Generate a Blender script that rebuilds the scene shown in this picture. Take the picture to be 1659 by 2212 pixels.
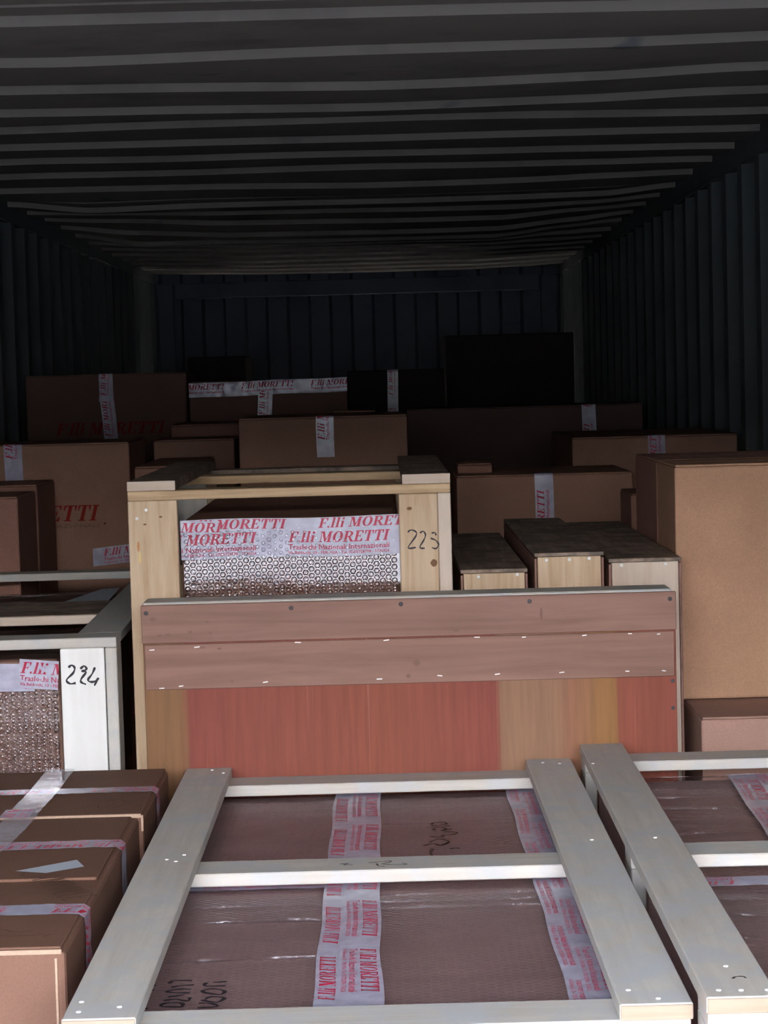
import bpy, bmesh, math, random
from mathutils import Vector, Matrix, noise

for o in list(bpy.data.objects): bpy.data.objects.remove(o)
SC = bpy.context.scene
COL = SC.collection

# ------------------------------------------------------------------ camera
# X to the right, Y into the container, Z up, container floor at z = 0
EYE = Vector((0.0, 0.0, 1.74))
PITCH, ROLL = 0.0630, 0.0271
fwd = Vector((0, math.cos(PITCH), -math.sin(PITCH)))
right = Vector((1, 0, 0))
down = fwd.cross(right)
r_ = math.cos(ROLL) * right + math.sin(ROLL) * down
d_ = -math.sin(ROLL) * right + math.cos(ROLL) * down
cam = bpy.data.cameras.new('camera')
cam.sensor_fit = 'HORIZONTAL'; cam.sensor_width = 36.0
cam.lens = 4500.0 / 1659.0 * 36.0
cam.clip_start = 0.05; cam.clip_end = 200
camo = bpy.data.objects.new('camera', cam); COL.objects.link(camo)
M = Matrix.Identity(4)
for i in range(3):
    M[i][0] = r_[i]; M[i][1] = -d_[i]; M[i][2] = -fwd[i]; M[i][3] = EYE[i]
camo.matrix_world = M
SC.camera = camo

# ------------------------------------------------------------------ daylight
W = bpy.data.worlds.new('overcast_sky'); SC.world = W; W.use_nodes = True
nt = W.node_tree; nt.nodes.clear()
wo = nt.nodes.new('ShaderNodeOutputWorld'); bg = nt.nodes.new('ShaderNodeBackground')
tc = nt.nodes.new('ShaderNodeTexCoord'); sx = nt.nodes.new('ShaderNodeSeparateXYZ')
cr = nt.nodes.new('ShaderNodeValToRGB')
nt.links.new(tc.outputs['Generated'], sx.inputs[0]); nt.links.new(sx.outputs['Z'], cr.inputs[0])
cr.color_ramp.elements[0].position = 0.0; cr.color_ramp.elements[0].color = (1.0, 0.94, 0.88, 1)
cr.color_ramp.elements[1].position = 0.6; cr.color_ramp.elements[1].color = (0.66, 0.80, 1.05, 1)
nt.links.new(cr.outputs[0], bg.inputs[0]); bg.inputs[1].default_value = 6.5
nt.links.new(bg.outputs[0], wo.inputs[0])

SC.view_settings.view_transform = 'Standard'
SC.view_settings.look = 'None'
SC.view_settings.exposure = 3.45
SC.view_settings.gamma = 1.0
SC.view_settings.use_curve_mapping = False

rnd = random.Random(7)

# ------------------------------------------------------------------ materials
def lin(c):
    return tuple((v / 12.92 if v <= 0.04045 else ((v + 0.055) / 1.055) ** 2.4) for v in (x / 255 for x in c)) + (1,)

class MB:
    """small node-material builder"""
    def __init__(s, name, rough=0.6, spec=0.3):
        s.m = bpy.data.materials.new(name); s.m.use_nodes = True
        s.t = s.m.node_tree; s.b = s.t.nodes['Principled BSDF']
        s.b.inputs['Roughness'].default_value = rough
        s.b.inputs['Specular IOR Level'].default_value = spec
    def n(s, typ, **kw):
        o = s.t.nodes.new(typ)
        for k, v in kw.items(): setattr(o, k, v)
        return o
    def l(s, a, b): s.t.links.new(a, b)
    def coord(s, scale, loc=(0, 0, 0), rand=0.0):
        t = s.n('ShaderNodeTexCoord'); mp = s.n('ShaderNodeMapping')
        mp.inputs['Scale'].default_value = scale; mp.inputs['Location'].default_value = loc
        if rand:
            oi = s.n('ShaderNodeObjectInfo'); ml = s.n('ShaderNodeMath', operation='MULTIPLY'); ml.inputs[1].default_value = rand
            s.l(oi.outputs['Random'], ml.inputs[0])
            ad = s.n('ShaderNodeVectorMath', operation='ADD'); s.l(t.outputs['Object'], ad.inputs[0]); s.l(ml.outputs[0], ad.inputs[1])
            s.l(ad.outputs[0], mp.inputs[0])
        else: s.l(t.outputs['Object'], mp.inputs[0])
        return mp.outputs[0]
    def noise(s, vec, scale, detail=3, rough=0.55, dist=0.0):
        n = s.n('ShaderNodeTexNoise'); n.inputs['Scale'].default_value = scale
        n.inputs['Detail'].default_value = detail; n.inputs['Roughness'].default_value = rough; n.inputs['Distortion'].default_value = dist
        s.l(vec, n.inputs['Vector']); return n.outputs['Fac']
    def ramp(s, fac, stops, interp='LINEAR'):
        r = s.n('ShaderNodeValToRGB'); e = r.color_ramp.elements; r.color_ramp.interpolation = interp
        while len(e) < len(stops): e.new(0.5)
        for i, (p, c) in enumerate(stops):
            e[i].position = p; e[i].color = c if len(c) == 4 else tuple(c) + (1,)
        s.l(fac, r.inputs[0]); return r.outputs[0]
    def mix(s, fac, a, b, mode='MIX'):
        m = s.n('ShaderNodeMix', data_type='RGBA', blend_type=mode)
        if isinstance(fac, (int, float)): m.inputs[0].default_value = fac
        else: s.l(fac, m.inputs[0])
        for k, v in ((6, a), (7, b)):
            if isinstance(v, tuple): m.inputs[k].default_value = v
            else: s.l(v, m.inputs[k])
        return m.outputs[2]
    def bump(s, h, strength=0.3, dist=0.002):
        b = s.n('ShaderNodeBump'); b.inputs['Strength'].default_value = strength; b.inputs['Distance'].default_value = dist
        s.l(h, b.inputs['Height']); s.l(b.outputs[0], s.b.inputs['Normal'])
    def color(s, c):
        if isinstance(c, tuple): s.b.inputs['Base Color'].default_value = c
        else: s.l(c, s.b.inputs['Base Color'])
    def done(s): return s.m

def wood(name, light, dark, grain=1.0, knots=True, mottled=None):
    """sawn board, grain along the board's local X"""
    m = MB(name, 0.62, 0.25)
    v = m.coord((1.6, 26, 26), rand=9.0)
    g = m.noise(v, 2.2 * grain, 5, 0.6, 0.6)
    c = m.ramp(g, [(0.30, dark), (0.62, light)])
    v2 = m.coord((3, 8, 8), rand=5.0)
    n2 = m.noise(v2, 1.3, 3)
    c = m.mix(m.ramp(n2, [(0.35, (0.72, 0.72, 0.72)), (0.65, (1.06, 1.06, 1.06))]), (0, 0, 0, 1), c, 'MIX') if False else m.mix(0.9, c, m.ramp(n2, [(0.30, (0.86, 0.85, 0.84)), (0.68, (1, 1, 1))]), 'MULTIPLY')
    if knots:
        vo = m.n('ShaderNodeTexVoronoi'); vo.inputs['Scale'].default_value = 1.0
        m.l(m.coord((5, 11, 11), rand=31.0), vo.inputs['Vector'])
        c = m.mix(m.ramp(vo.outputs['Distance'], [(0.05, (1, 1, 1)), (0.13, (0, 0, 0))]), c, tuple(x * 0.30 for x in dark[:3]) + (1,))
    if mottled:
        v3 = m.coord((1, 1, 1), rand=3.0)
        c = m.mix(m.ramp(m.noise(v3, 16, 5, 0.65), [(0.42, (0, 0, 0)), (0.62, (1, 1, 1))]), c, mottled)
    oi = m.n('ShaderNodeObjectInfo')
    c = m.mix(1.0, c, m.ramp(oi.outputs['Random'], [(0, (0.92, 0.90, 0.88)), (1, (1.0, 1.0, 1.0))]), 'MULTIPLY')
    m.color(c); m.bump(g, 0.12, 0.001)
    return m.done()

W_POPLAR = wood('pale_plywood_batten', (0.56, 0.53, 0.48, 1), (0.47, 0.43, 0.375, 1), 1.0, False, (0.45, 0.455, 0.455, 1))
W_PALE = wood('pale_spruce', (0.63, 0.53, 0.44, 1), (0.54, 0.43, 0.34, 1), 1.0, False)
W_PINE = wood('sawn_pine', (0.64, 0.49, 0.345, 1), (0.48, 0.33, 0.195, 1), 1.1, True)
W_WARM = wood('warm_pine_batten', (0.58, 0.42, 0.26, 1), (0.38, 0.25, 0.13, 1), 1.1, True)
W_OLD_SHADED = wood('shaded_weathered_pine', (0.36, 0.27, 0.21, 1), (0.17, 0.12, 0.09, 1), 1.2, False, (0.12, 0.095, 0.08, 1))  # weathered tone, plus the grazing-light darkness of rear tops painted in
W_BROWN = wood('brown_hardboard', (0.285, 0.155, 0.122, 1), (0.215, 0.112, 0.086, 1), 0.8, False)
W_WHITE = wood('white_faced_post', (0.80, 0.80, 0.78, 1), (0.74, 0.73, 0.70, 1), 0.7, False)

def card(name, col, rough=0.75):
    m = MB(name, rough, 0.2)
    v = m.coord((1, 1, 1), rand=4.0)
    n = m.noise(v, 7, 4)
    dk = tuple(x * 0.86 for x in col[:3]) + (1,)
    c = m.ramp(n, [(0.35, dk), (0.65, col)])
    f = m.noise(v, 300, 2)
    c = m.mix(0.35, c, m.ramp(f, [(0.3, (0.7, 0.7, 0.7)), (0.7, (1.15, 1.15, 1.15))]), 'MULTIPLY')
    m.color(c); m.bump(n, 0.15, 0.004)
    return m.done()
CARD = card('kraft_cardboard', (0.33, 0.185, 0.130, 1))
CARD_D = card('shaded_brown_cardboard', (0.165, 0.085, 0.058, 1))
CARD2 = card('tan_cardboard', (0.42, 0.240, 0.150, 1))
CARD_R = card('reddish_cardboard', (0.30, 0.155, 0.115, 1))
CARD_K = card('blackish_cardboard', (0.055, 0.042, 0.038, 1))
CARD_F = card('depth_shaded_kraft_cardboard', (0.17, 0.098, 0.075, 1))  # kraft darkened for the deep cartons: light falloff put into the colour
CARD_E = card('cut_cardboard_edge', (0.40, 0.27, 0.195, 1))

def ply():
    m = MB('red_mahogany_plywood', 0.6, 0.25)
    t = m.n('ShaderNodeTexCoord'); s = m.n('ShaderNodeSeparateXYZ'); m.l(t.outputs['Object'], s.inputs[0])
    wob = m.noise(m.coord((60, 1, 2)), 1.0, 3)
    a = m.n('ShaderNodeMath', operation='MULTIPLY_ADD'); a.inputs[1].default_value = 0.03; m.l(wob, a.inputs[0]); m.l(s.outputs['X'], a.inputs[2])
    mr = m.n('ShaderNodeMapRange'); mr.inputs['From Min'].default_value = -0.43 + 0.015; mr.inputs['From Max'].default_value = 0.53 + 0.015
    m.l(a.outputs[0], mr.inputs[0])
    R = (0.205, 0.047, 0.033, 1); R2 = (0.225, 0.058, 0.032, 1); O = (0.19, 0.090, 0.038, 1); T = (0.24, 0.125, 0.072, 1)
    Y = (0.25, 0.115, 0.038, 1)
    c = m.ramp(mr.outputs[0], [(0.0, O), (0.030, O), (0.036, R), (0.40, R2), (0.603, R), (0.610, T), (0.70, T), (0.74, (0.25, 0.108, 0.060, 1)), (0.80, Y), (0.822, Y), (0.828, R2), (1.0, R)])
    g = m.noise(m.coord((55, 1, 3)), 1.6, 4, 0.6)
    c = m.mix(0.38, c, m.ramp(g, [(0.32, (0.62, 0.62, 0.62)), (0.66, (1.18, 1.18, 1.18))]), 'MULTIPLY')
    k = m.noise(m.coord((130, 1, 1.6), (3, 0, 0)), 0.8, 2)
    c = m.mix(m.ramp(k, [(0.70, (0, 0, 0)), (0.76, (0.5, 0.5, 0.5))]), c, (0.50, 0.24, 0.17, 1))
    m.color(c); m.bump(g, 0.1, 0.001)
    return m.done()
PLY = ply()

def paint(name, col, patch, rough=0.6, spec=0.2):
    m = MB(name, rough, spec)
    v = m.coord((1, 1, 1))
    c = m.ramp(m.noise(v, 3.2, 5, 0.6), [(0.52, col), (0.60, tuple(x * 0.86 for x in col[:3]) + (1,))])
    c = m.mix(m.ramp(m.noise(m.coord((2.2, 5, 5), (5, 1, 2)), 1.5, 3), [(0.66, (0, 0, 0)), (0.70, (1, 1, 1))]), c, patch)
    m.color(c)
    return m.done()
P_ROOF = paint('grey_roof_paint', (0.215, 0.20, 0.185, 1), (0.13, 0.132, 0.14, 1), 0.8, 0.04)
P_WALL = paint('blue_grey_wall_paint', (0.135, 0.155, 0.158, 1), (0.11, 0.13, 0.136, 1))
P_END = paint('slate_end_wall_paint', (0.11, 0.125, 0.155, 1), (0.09, 0.11, 0.18, 1))
def plain(name, col, rough=0.6, spec=0.3, metal=0.0):
    m = MB(name, rough, spec); m.color(col); m.b.inputs['Metallic'].default_value = metal; return m.done()
FLOOR = wood('container_floor_plywood', (0.12, 0.085, 0.06, 1), (0.07, 0.05, 0.035, 1), 1.0, False)
INK = plain('black_marker_ink', (0.012, 0.010, 0.016, 1), 0.5)
INK_V = plain('faded_violet_marker', (0.10, 0.065, 0.10, 1), 0.5)
INK_D = plain('brown_black_pencil', (0.075, 0.040, 0.025, 1), 0.7)
RED = plain('red_print', (0.42, 0.012, 0.048, 1), 0.45, 0.3)
RED_BOX = plain('dull_red_box_print', (0.26, 0.022, 0.016, 1), 0.8, 0.1)
GREY_BOX = plain('grey_box_print', (0.19, 0.115, 0.085, 1), 0.8, 0.1)
STEEL = plain('zinc_screw', (0.62, 0.62, 0.60, 1), 0.35, 0.5, 0.1)
SHINY = plain('bright_nail_head', (0.88, 0.88, 0.90, 1), 0.3, 0.6, 0.0)
DARKSC = plain('black_screw', (0.03, 0.028, 0.035, 1), 0.45)
STAPLE = plain('staple_wire', (0.85, 0.82, 0.80, 1), 0.3, 0.5, 0.3)
PAPER = plain('pale_blue_label', (0.42, 0.46, 0.52, 1), 0.7)
GROUND = plain('concrete', (0.06, 0.055, 0.05, 1), 0.95, 0.05)
BLOCKER = plain('dark_sky_blocker', (0.115, 0.11, 0.105, 1), 0.9, 0.1)  # surface of the added wall that blocks low sky

def tape_mat(name, col, alpha, rough=0.22):
    m = MB(name, rough, 0.5)
    n = m.noise(m.coord((1, 1, 1)), 60, 3)
    c = m.ramp(n, [(0.3, tuple(x * 0.9 for x in col[:3]) + (1,)), (0.7, col)])
    m.color(c)
    n2 = m.noise(m.coord((1, 1, 1)), 35, 3)
    m.l(m.ramp(n2, [(0.35, (alpha - 0.08,) * 3), (0.65, (min(1, alpha + 0.08),) * 3)]), m.b.inputs['Alpha'])
    return m.done()
TAPE = tape_mat('milky_packing_tape', (0.50, 0.49, 0.62, 1), 0.80)
TAPE_C = tape_mat('clear_packing_tape', (0.62, 0.58, 0.64, 1), 0.42, 0.15)

def film_mat(name, refl=0.5, ior=1.45, bump=0.35, rough=0.12, base=0.03):
    m = bpy.data.materials.new(name); m.use_nodes = True
    t = m.node_tree; t.nodes.clear()
    out = t.nodes.new('ShaderNodeOutputMaterial'); mx = t.nodes.new('ShaderNodeMixShader')
    tr = t.nodes.new('ShaderNodeBsdfTransparent'); gl = t.nodes.new('ShaderNodeBsdfGlossy')
    fr = t.nodes.new('ShaderNodeFresnel'); fr.inputs[0].default_value = ior
    ad = t.nodes.new('ShaderNodeMath'); ad.operation = 'MULTIPLY_ADD'; ad.inputs[1].default_value = 1.0; ad.inputs[2].default_value = 0.0
    ad.use_clamp = True
    nz = t.nodes.new('ShaderNodeTexNoise'); nz.inputs['Scale'].default_value = 90; nz.inputs['Detail'].default_value = 3
    tc = t.nodes.new('ShaderNodeTexCoord'); t.links.new(tc.outputs['Object'], nz.inputs['Vector'])
    bp = t.nodes.new('ShaderNodeBump'); bp.inputs['Strength'].default_value = bump; bp.inputs['Distance'].default_value = 0.003
    t.links.new(nz.outputs['Fac'], bp.inputs['Height']); t.links.new(bp.outputs[0], gl.inputs['Normal']); t.links.new(bp.outputs[0], fr.inputs['Normal'])
    gl.inputs['Roughness'].default_value = rough; gl.inputs['Color'].default_value = (0.95, 0.95, 1, 1)
    tr.inputs['Color'].default_value = (0.985, 0.98, 0.985, 1)
    t.links.new(fr.outputs[0], ad.inputs[0]); ad.inputs[1].default_value = 1.0 + refl; ad.inputs[2].default_value = base
    t.links.new(ad.outputs[0], mx.inputs[0]); t.links.new(tr.outputs[0], mx.inputs[1]); t.links.new(gl.outputs[0], mx.inputs[2])
    t.links.new(mx.outputs[0], out.inputs[0])
    return m
FILM = film_mat('clear_bubble_film', -0.4, 1.24)
FILM_C = film_mat('glinting_film_crease', -0.35, 1.4, 1.0, 0.25, 0.004)
FILM_F = film_mat('shiny_bubble_film', 3.2, 1.45, 0.08, 0.06, 0.05)

# ------------------------------------------------------------------ object helpers
def setp(o, label=None, cat=None, group=None, kind=None):
    if label: o['label'] = label
    if cat: o['category'] = cat
    if group: o['group'] = group
    if kind: o['kind'] = kind
    return o
ORIG = {}
def thing(name, label, cat, loc, rotz=0.0, group=None):
    o = bpy.data.objects.new(name, None); COL.objects.link(o)
    o.location = loc; o.rotation_euler = (0, 0, rotz); o.empty_display_size = 0.05
    ORIG[o.name] = Vector(loc); return setp(o, label, cat, group)
def org(p):
    while p is not None and p.name not in ORIG: p = p.parent
    return ORIG[p.name] if p is not None else Vector((0, 0, 0))
def localorg(p):
    """world position (before the thing is turned) of the parent's own origin"""
    v = Vector((0, 0, 0)); q = p
    while q is not None:
        if q.name in ORIG: return ORIG[q.name] + v
        v = v + q.location; q = q.parent
    return v
def mesh_obj(name, verts, faces, mat, parent=None, smooth=False, kind=None, label=None):
    base = org(parent)
    me = bpy.data.meshes.new(name)
    me.from_pydata([tuple(Vector(v) - base) for v in verts], [], faces)
    me.materials.append(mat)
    if smooth: me.polygons.foreach_set('use_smooth', [True] * len(me.polygons))
    me.update()
    o = bpy.data.objects.new(name, me); COL.objects.link(o)
    if parent is not None:
        o.parent = parent
        if parent.name not in ORIG: o.location = -parent.location   # parent mesh sits at its thing's origin
        if parent.name not in ORIG and parent.get('_pl'):
            o.matrix_parent_inverse = parent.matrix_basis.inverted(); o.location = (0, 0, 0)
    return setp(o, label, kind=kind)
def bm_obj(name, bm, mat, parent=None, smooth=False, kind=None, label=None):
    bm.verts.index_update()
    vs = [v.co.copy() for v in bm.verts]; fs = [[v.index for v in f.verts] for f in bm.faces]; bm.free()
    return mesh_obj(name, vs, fs, mat, parent, smooth, kind, label)
def box_bm(x0, x1, y0, y1, z0, z1, bev=0.0, seg=1):
    bm = bmesh.new(); bmesh.ops.create_cube(bm, size=1)
    for v in bm.verts:
        v.co = Vector(((x0 + x1) / 2 + v.co.x * (x1 - x0), (y0 + y1) / 2 + v.co.y * (y1 - y0), (z0 + z1) / 2 + v.co.z * (z1 - z0)))
    if bev: bmesh.ops.bevel(bm, geom=bm.edges[:], offset=bev, segments=seg, affect='EDGES', profile=0.5)
    return bm
def box(name, x0, x1, y0, y1, z0, z1, mat, parent=None, bev=0.0015, seg=1, **k):
    return bm_obj(name, box_bm(x0, x1, y0, y1, z0, z1, bev, seg), mat, parent, **k)
def plank(name, x0, x1, y0, y1, z0, z1, axis, mat, parent=None, bev=0.0015, label=None):
    """board whose own X axis runs along the grain"""
    c = Vector(((x0 + x1) / 2, (y0 + y1) / 2, (z0 + z1) / 2)); dx, dy, dz = x1 - x0, y1 - y0, z1 - z0
    if axis == 'X': L, A, B = dx, dy, dz; rot = (0, 0, 0)
    elif axis == 'Y': L, A, B = dy, dx, dz; rot = (0, 0, math.pi / 2)
    else: L, A, B = dz, dy, dx; rot = (0, -math.pi / 2, 0)
    bm = box_bm(-L / 2, L / 2, -A / 2, A / 2, -B / 2, B / 2, bev)
    me = bpy.data.meshes.new(name); bm.to_mesh(me); bm.free(); me.materials.append(mat)
    o = bpy.data.objects.new(name, me); COL.objects.link(o)
    o.rotation_euler = rot; o.location = c - org(parent); o.parent = parent
    o['_pl'] = 1
    return setp(o, label)

# ------------------------------------------------------------------ lettering
def text2d(s, shear=0.0, offset=0.0):
    cu = bpy.data.curves.new('t', 'FONT'); cu.body = s; cu.size = 1.0; cu.shear = shear; cu.offset = offset
    cu.resolution_u = 1; cu.fill_mode = 'BOTH'
    ob = bpy.data.objects.new('t', cu); COL.objects.link(ob)
    bpy.context.view_layer.update()
    me = bpy.data.meshes.new_from_object(ob.evaluated_get(bpy.context.evaluated_depsgraph_get()))
    V = [(v.co.x, v.co.y) for v in me.vertices]; F = [tuple(p.vertices) for p in me.polygons]
    bpy.data.objects.remove(ob); bpy.data.curves.remove(cu); bpy.data.meshes.remove(me)
    return V, F
def ring(cx, cy, ro, ri, th, tw, a0=0, a1=360, n=16):
    q = []
    for i in range(n):
        A = math.radians(a0 + (a1 - a0) * i / n); B = math.radians(a0 + (a1 - a0) * (i + 1) / n)
        def p(a, r, w): return (cx + (r - 0) * math.cos(a) * w, cy + math.sin(a) * (ro if w else 0))
        q.append([(cx + ro * math.cos(A) * 1.0, cy + th * math.sin(A)), (cx + ro * math.cos(B), cy + th * math.sin(B)),
                  (cx + ri * math.cos(B), cy + tw * math.sin(B)), (cx + ri * math.cos(A), cy + tw * math.sin(A))])
    return q
def R4(x0, y0, x1, y1): return [(x0, y0), (x1, y0), (x1, y1), (x0, y1)]
SER = {  # bold serif capitals on a cap height of 1: (advance, polygons)
 'F': (0.80, [R4(.10, 0, .34, 1), R4(0, 0, .46, .07), R4(0, .93, .78, 1), [(.62, .93), (.70, .70), (.76, .70), (.78, .93)], R4(.34, .47, .58, .54), R4(.54, .36, .60, .66)]),
 'l': (0.40, [R4(.08, 0, .29, 1.04), R4(0, 0, .38, .06), R4(.0, .97, .29, 1.04)]),
 'i': (0.40, [R4(.08, 0, .29, .66), R4(0, 0, .38, .06), R4(0, .60, .29, .66), R4(.08, .80, .29, 1.0)]),
 '.': (0.26, [R4(.03, 0, .20, .17)]),
 'M': (1.22, [R4(.12, 0, .20, .95), R4(0, 0, .34, .07), R4(0, .93, .32, 1), [(.12, 1), (.38, 1), (.66, .22), (.54, .02)], [(.54, .02), (.62, .02), (.94, 1), (.86, 1)], R4(.82, 0, 1.06, 1), R4(.70, 0, 1.18, .07), R4(.86, .93, 1.18, 1)]),
 'O': (1.0, ring(.47, .5, .47, .22, .52, .46)),
 'R': (0.98, [R4(.10, 0, .34, 1), R4(0, 0, .44, .07), R4(0, .93, .44, 1), R4(.34, .46, .5, .53)] + ring(.44, .73, .40, .17, .27, .20, -90, 90, 8) + [[(.40, .50), (.62, .50), (.98, 0), (.72, 0)], R4(.74, 0, 1.02, .07)]),
 'E': (0.88, [R4(.10, 0, .34, 1), R4(0, 0, .80, .07), R4(0, .93, .78, 1), [(.62, .93), (.70, .72), (.76, .72), (.78, .93)], [(.62, .07), (.70, .28), (.80, .28), (.80, .07)], R4(.34, .47, .56, .54), R4(.52, .38, .58, .64)]),
 'T': (0.90, [R4(.31, 0, .55, 1), R4(.19, 0, .67, .07), R4(0, .93, .86, 1), [(.0, .93), (.02, .66), (.08, .66), (.16, .93)], [(.70, .93), (.78, .66), (.84, .66), (.86, .93)]]),
 'I': (0.46, [R4(.10, 0, .34, 1), R4(0, 0, .44, .07), R4(0, .93, .44, 1)]),
 ' ': (0.34, []),
}
def serif(s, shear=0.28, gap=0.05):
    x = 0; V = []; F = []
    for ch in s:
        adv, polys = SER[ch]
        for p in polys:
            n = len(V); V += [(x + a + shear * b, b) for a, b in p]; F.append(tuple(range(n, n + len(p))))
        x += adv + gap
    return V, F
def fit(VF, x0, y0, w, h):
    V, F = VF; ax = min(v[0] for v in V); bx = max(v[0] for v in V); ay = min(v[1] for v in V); by = max(v[1] for v in V)
    return [(x0 + (v[0] - ax) / (bx - ax) * w, y0 + (v[1] - ay) / (by - ay) * h) for v in V], F
def join(*VFs):
    V = []; F = []
    for v, f in VFs:
        n = len(V); V += v; F += [tuple(i + n for i in q) for q in f]
    return V, F
PERIOD = 0.243
L2 = text2d('Traslochi Nazionali Internazionali', 0, 0.012)
L3 = text2d('Via Baldeschi, 13 - PERUGIA - Tel. 075/5728798 - 5736326', 0, 0.012)
BRAND = serif('F.lli MORETTI')
PRINT = join(fit(BRAND, 0.0, 0.0005, 0.186, 0.0205), fit(L2, 0.0, -0.0125, 0.184, 0.0098), fit(L3, 0.0, -0.0215, 0.184, 0.0066))
PRINT_FAR = join(fit(BRAND, 0.0, 0.0005, 0.186, 0.0205), fit(L2, 0.0, -0.0125, 0.184, 0.0098))

def ribbon(name, path, wv, width, parent, mat=None, off=0.0006, amp=0.0004, phase=0.0, print_=PRINT, ink=None, seed=0, taper=None, step=0.008, label=None):
    """packing tape along a bent path; wv = direction of the tape's upper edge; normal = direction x wv"""
    mat = mat or TAPE; ink = ink or RED
    P = [Vector(p) for p in path]; wv = Vector(wv).normalized()
    D = [(P[i + 1] - P[i]).normalized() for i in range(len(P) - 1)]
    N = [d.cross(wv).normalized() for d in D]
    cum = [0.0]
    for i in range(len(D)): cum.append(cum[-1] + (P[i + 1] - P[i]).length)
    L = cum[-1]
    def at(s, t, o):
        i = 0
        while i < len(D) - 1 and s > cum[i + 1]: i += 1
        n = N[i]; rr = 0.004
        if i < len(D) - 1 and cum[i + 1] - s < rr: n = N[i].lerp(N[i + 1], 0.5 * (1 - (cum[i + 1] - s) / rr))
        elif i > 0 and s - cum[i] < rr: n = N[i - 1].lerp(N[i], 0.5 + 0.5 * (s - cum[i]) / rr)
        w = noise.noise(Vector((s * 55 + seed * 7.3, t * 90, seed))) + 0.5 * noise.noise(Vector((s * 190, t * 60 + seed, 3.1)))
        tt = t * (1 + (taper(s / L) if taper else 0)) + 0.0012 * math.sin(s * 21 + seed)
        return P[i] + D[i] * (s - cum[i]) + wv * tt + n * (o + amp * (w + 1.0))
    ss = sorted(set([round(i * L / max(2, int(L / step)), 5) for i in range(max(2, int(L / step)) + 1)] + [round(c, 5) for c in cum]))
    ts = [(-0.5 + j / 6) * width for j in range(7)]
    V = []; F = []
    for i, s in enumerate(ss):
        for j, t in enumerate(ts): V.append(at(min(s, L), t, off))
    nt_ = len(ts)
    for i in range(len(ss) - 1):
        for j in range(nt_ - 1):
            a = i * nt_ + j; F.append((a, a + 1, a + 1 + nt_, a + nt_)[::-1])
    tp = mesh_obj(name, V, F, mat, parent, smooth=True, label=label)
    if print_:
        bm = bmesh.new()
        k0 = math.floor((0 - phase) / PERIOD) - 1; k1 = math.ceil((L - phase) / PERIOD)
        for k in range(k0, k1 + 1):
            o = k * PERIOD + phase
            if o > L or o + 0.2 < 0: continue
            vs = [bm.verts.new((v[0] + o, v[1] * width / 0.05, 0)) for v in print_[0]]
            for f in print_[1]:
                try: bm.faces.new([vs[i] for i in f])
                except ValueError: pass
        for c in [(1e-5, 'in'), (L - 1e-5, 'out')] + [(x, None) for x in cum[1:-1]]:
            g = bm.verts[:] + bm.edges[:] + bm.faces[:]
            if g: bmesh.ops.bisect_plane(bm, geom=g, plane_co=(c[0], 0, 0), plane_no=(1, 0, 0), clear_inner=c[1] == 'in', clear_outer=c[1] == 'out')
        if bm.faces:
            bmesh.ops.triangulate(bm, faces=bm.faces[:])
            for v in bm.verts: v.co = at(v.co.x, v.co.y, off + 0.0005)
            bm_obj('lettering', bm, ink, tp, kind='stuff')
        else: bm.free()
    return tp

def strokes(name, lines, O, U, Vv, width, mat, parent, off=0.0006, label=None):
    """marker lines: polylines in (u, v) metres on the plane O, U, Vv, drawn as thin smooth ribbons"""
    O, U, Vv = Vector(O), Vector(U).normalized(), Vector(Vv).normalized(); N = U.cross(Vv).normalized()
    V = []; F = []
    for ln in lines:
        pts = []
        for i in range(len(ln) - 1):      # Catmull-Rom through the points
            p0 = Vector(ln[max(i - 1, 0)]); p1 = Vector(ln[i]); p2 = Vector(ln[i + 1]); p3 = Vector(ln[min(i + 2, len(ln) - 1)])
            for k in range(5):
                t = k / 5
                pts.append(0.5 * ((2 * p1) + (p2 - p0) * t + (2 * p0 - 5 * p1 + 4 * p2 - p3) * t * t + (3 * p1 - p0 - 3 * p2 + p3) * t ** 3))
        pts.append(Vector(ln[-1])); base = len(V)
        for i, p in enumerate(pts):
            d = (pts[min(i + 1, len(pts) - 1)] - pts[max(i - 1, 0)]); d = d.normalized() if d.length > 1e-9 else Vector((1, 0))
            n = Vector((-d.y, d.x)); w = width * (0.42 + 0.12 * math.sin(i * 0.9))
            for sgn in (1, -1):
                q = p + n * w * sgn; V.append(O + U * q.x + Vv * q.y + N * off)
        for i in range(len(pts) - 1):
            a = base + 2 * i; F.append((a, a + 1, a + 3, a + 2))
    return mesh_obj(name, V, F, mat, parent, label=label, kind='stuff')

def flat_print(name, VF, O, U, Vv, mat, parent, off=0.0008):
    O, U, Vv = Vector(O), Vector(U), Vector(Vv); N = U.cross(Vv).normalized()
    return mesh_obj(name, [O + U * v[0] + Vv * v[1] + N * off for v in VF[0]], VF[1], mat, parent, kind='stuff')

def disc(name, c, n, r, mat, parent, h=0.0015):
    n = Vector(n).normalized(); a = n.orthogonal().normalized(); b = n.cross(a); c = Vector(c); V = []; k = 10
    for q, rr in ((0, r), (h * 0.7, r), (h, r * 0.7)):
        for i in range(k):
            t = 2 * math.pi * i / k; V.append(c + n * q + (a * math.cos(t) + b * math.sin(t)) * rr)
    F = [tuple([2 * k + i for i in range(k)])]
    for l in range(2):
        for i in range(k): F.append((l * k + i, l * k + (i + 1) % k, (l + 1) * k + (i + 1) % k, (l + 1) * k + i))
    return mesh_obj(name, V, F, mat, parent)

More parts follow.
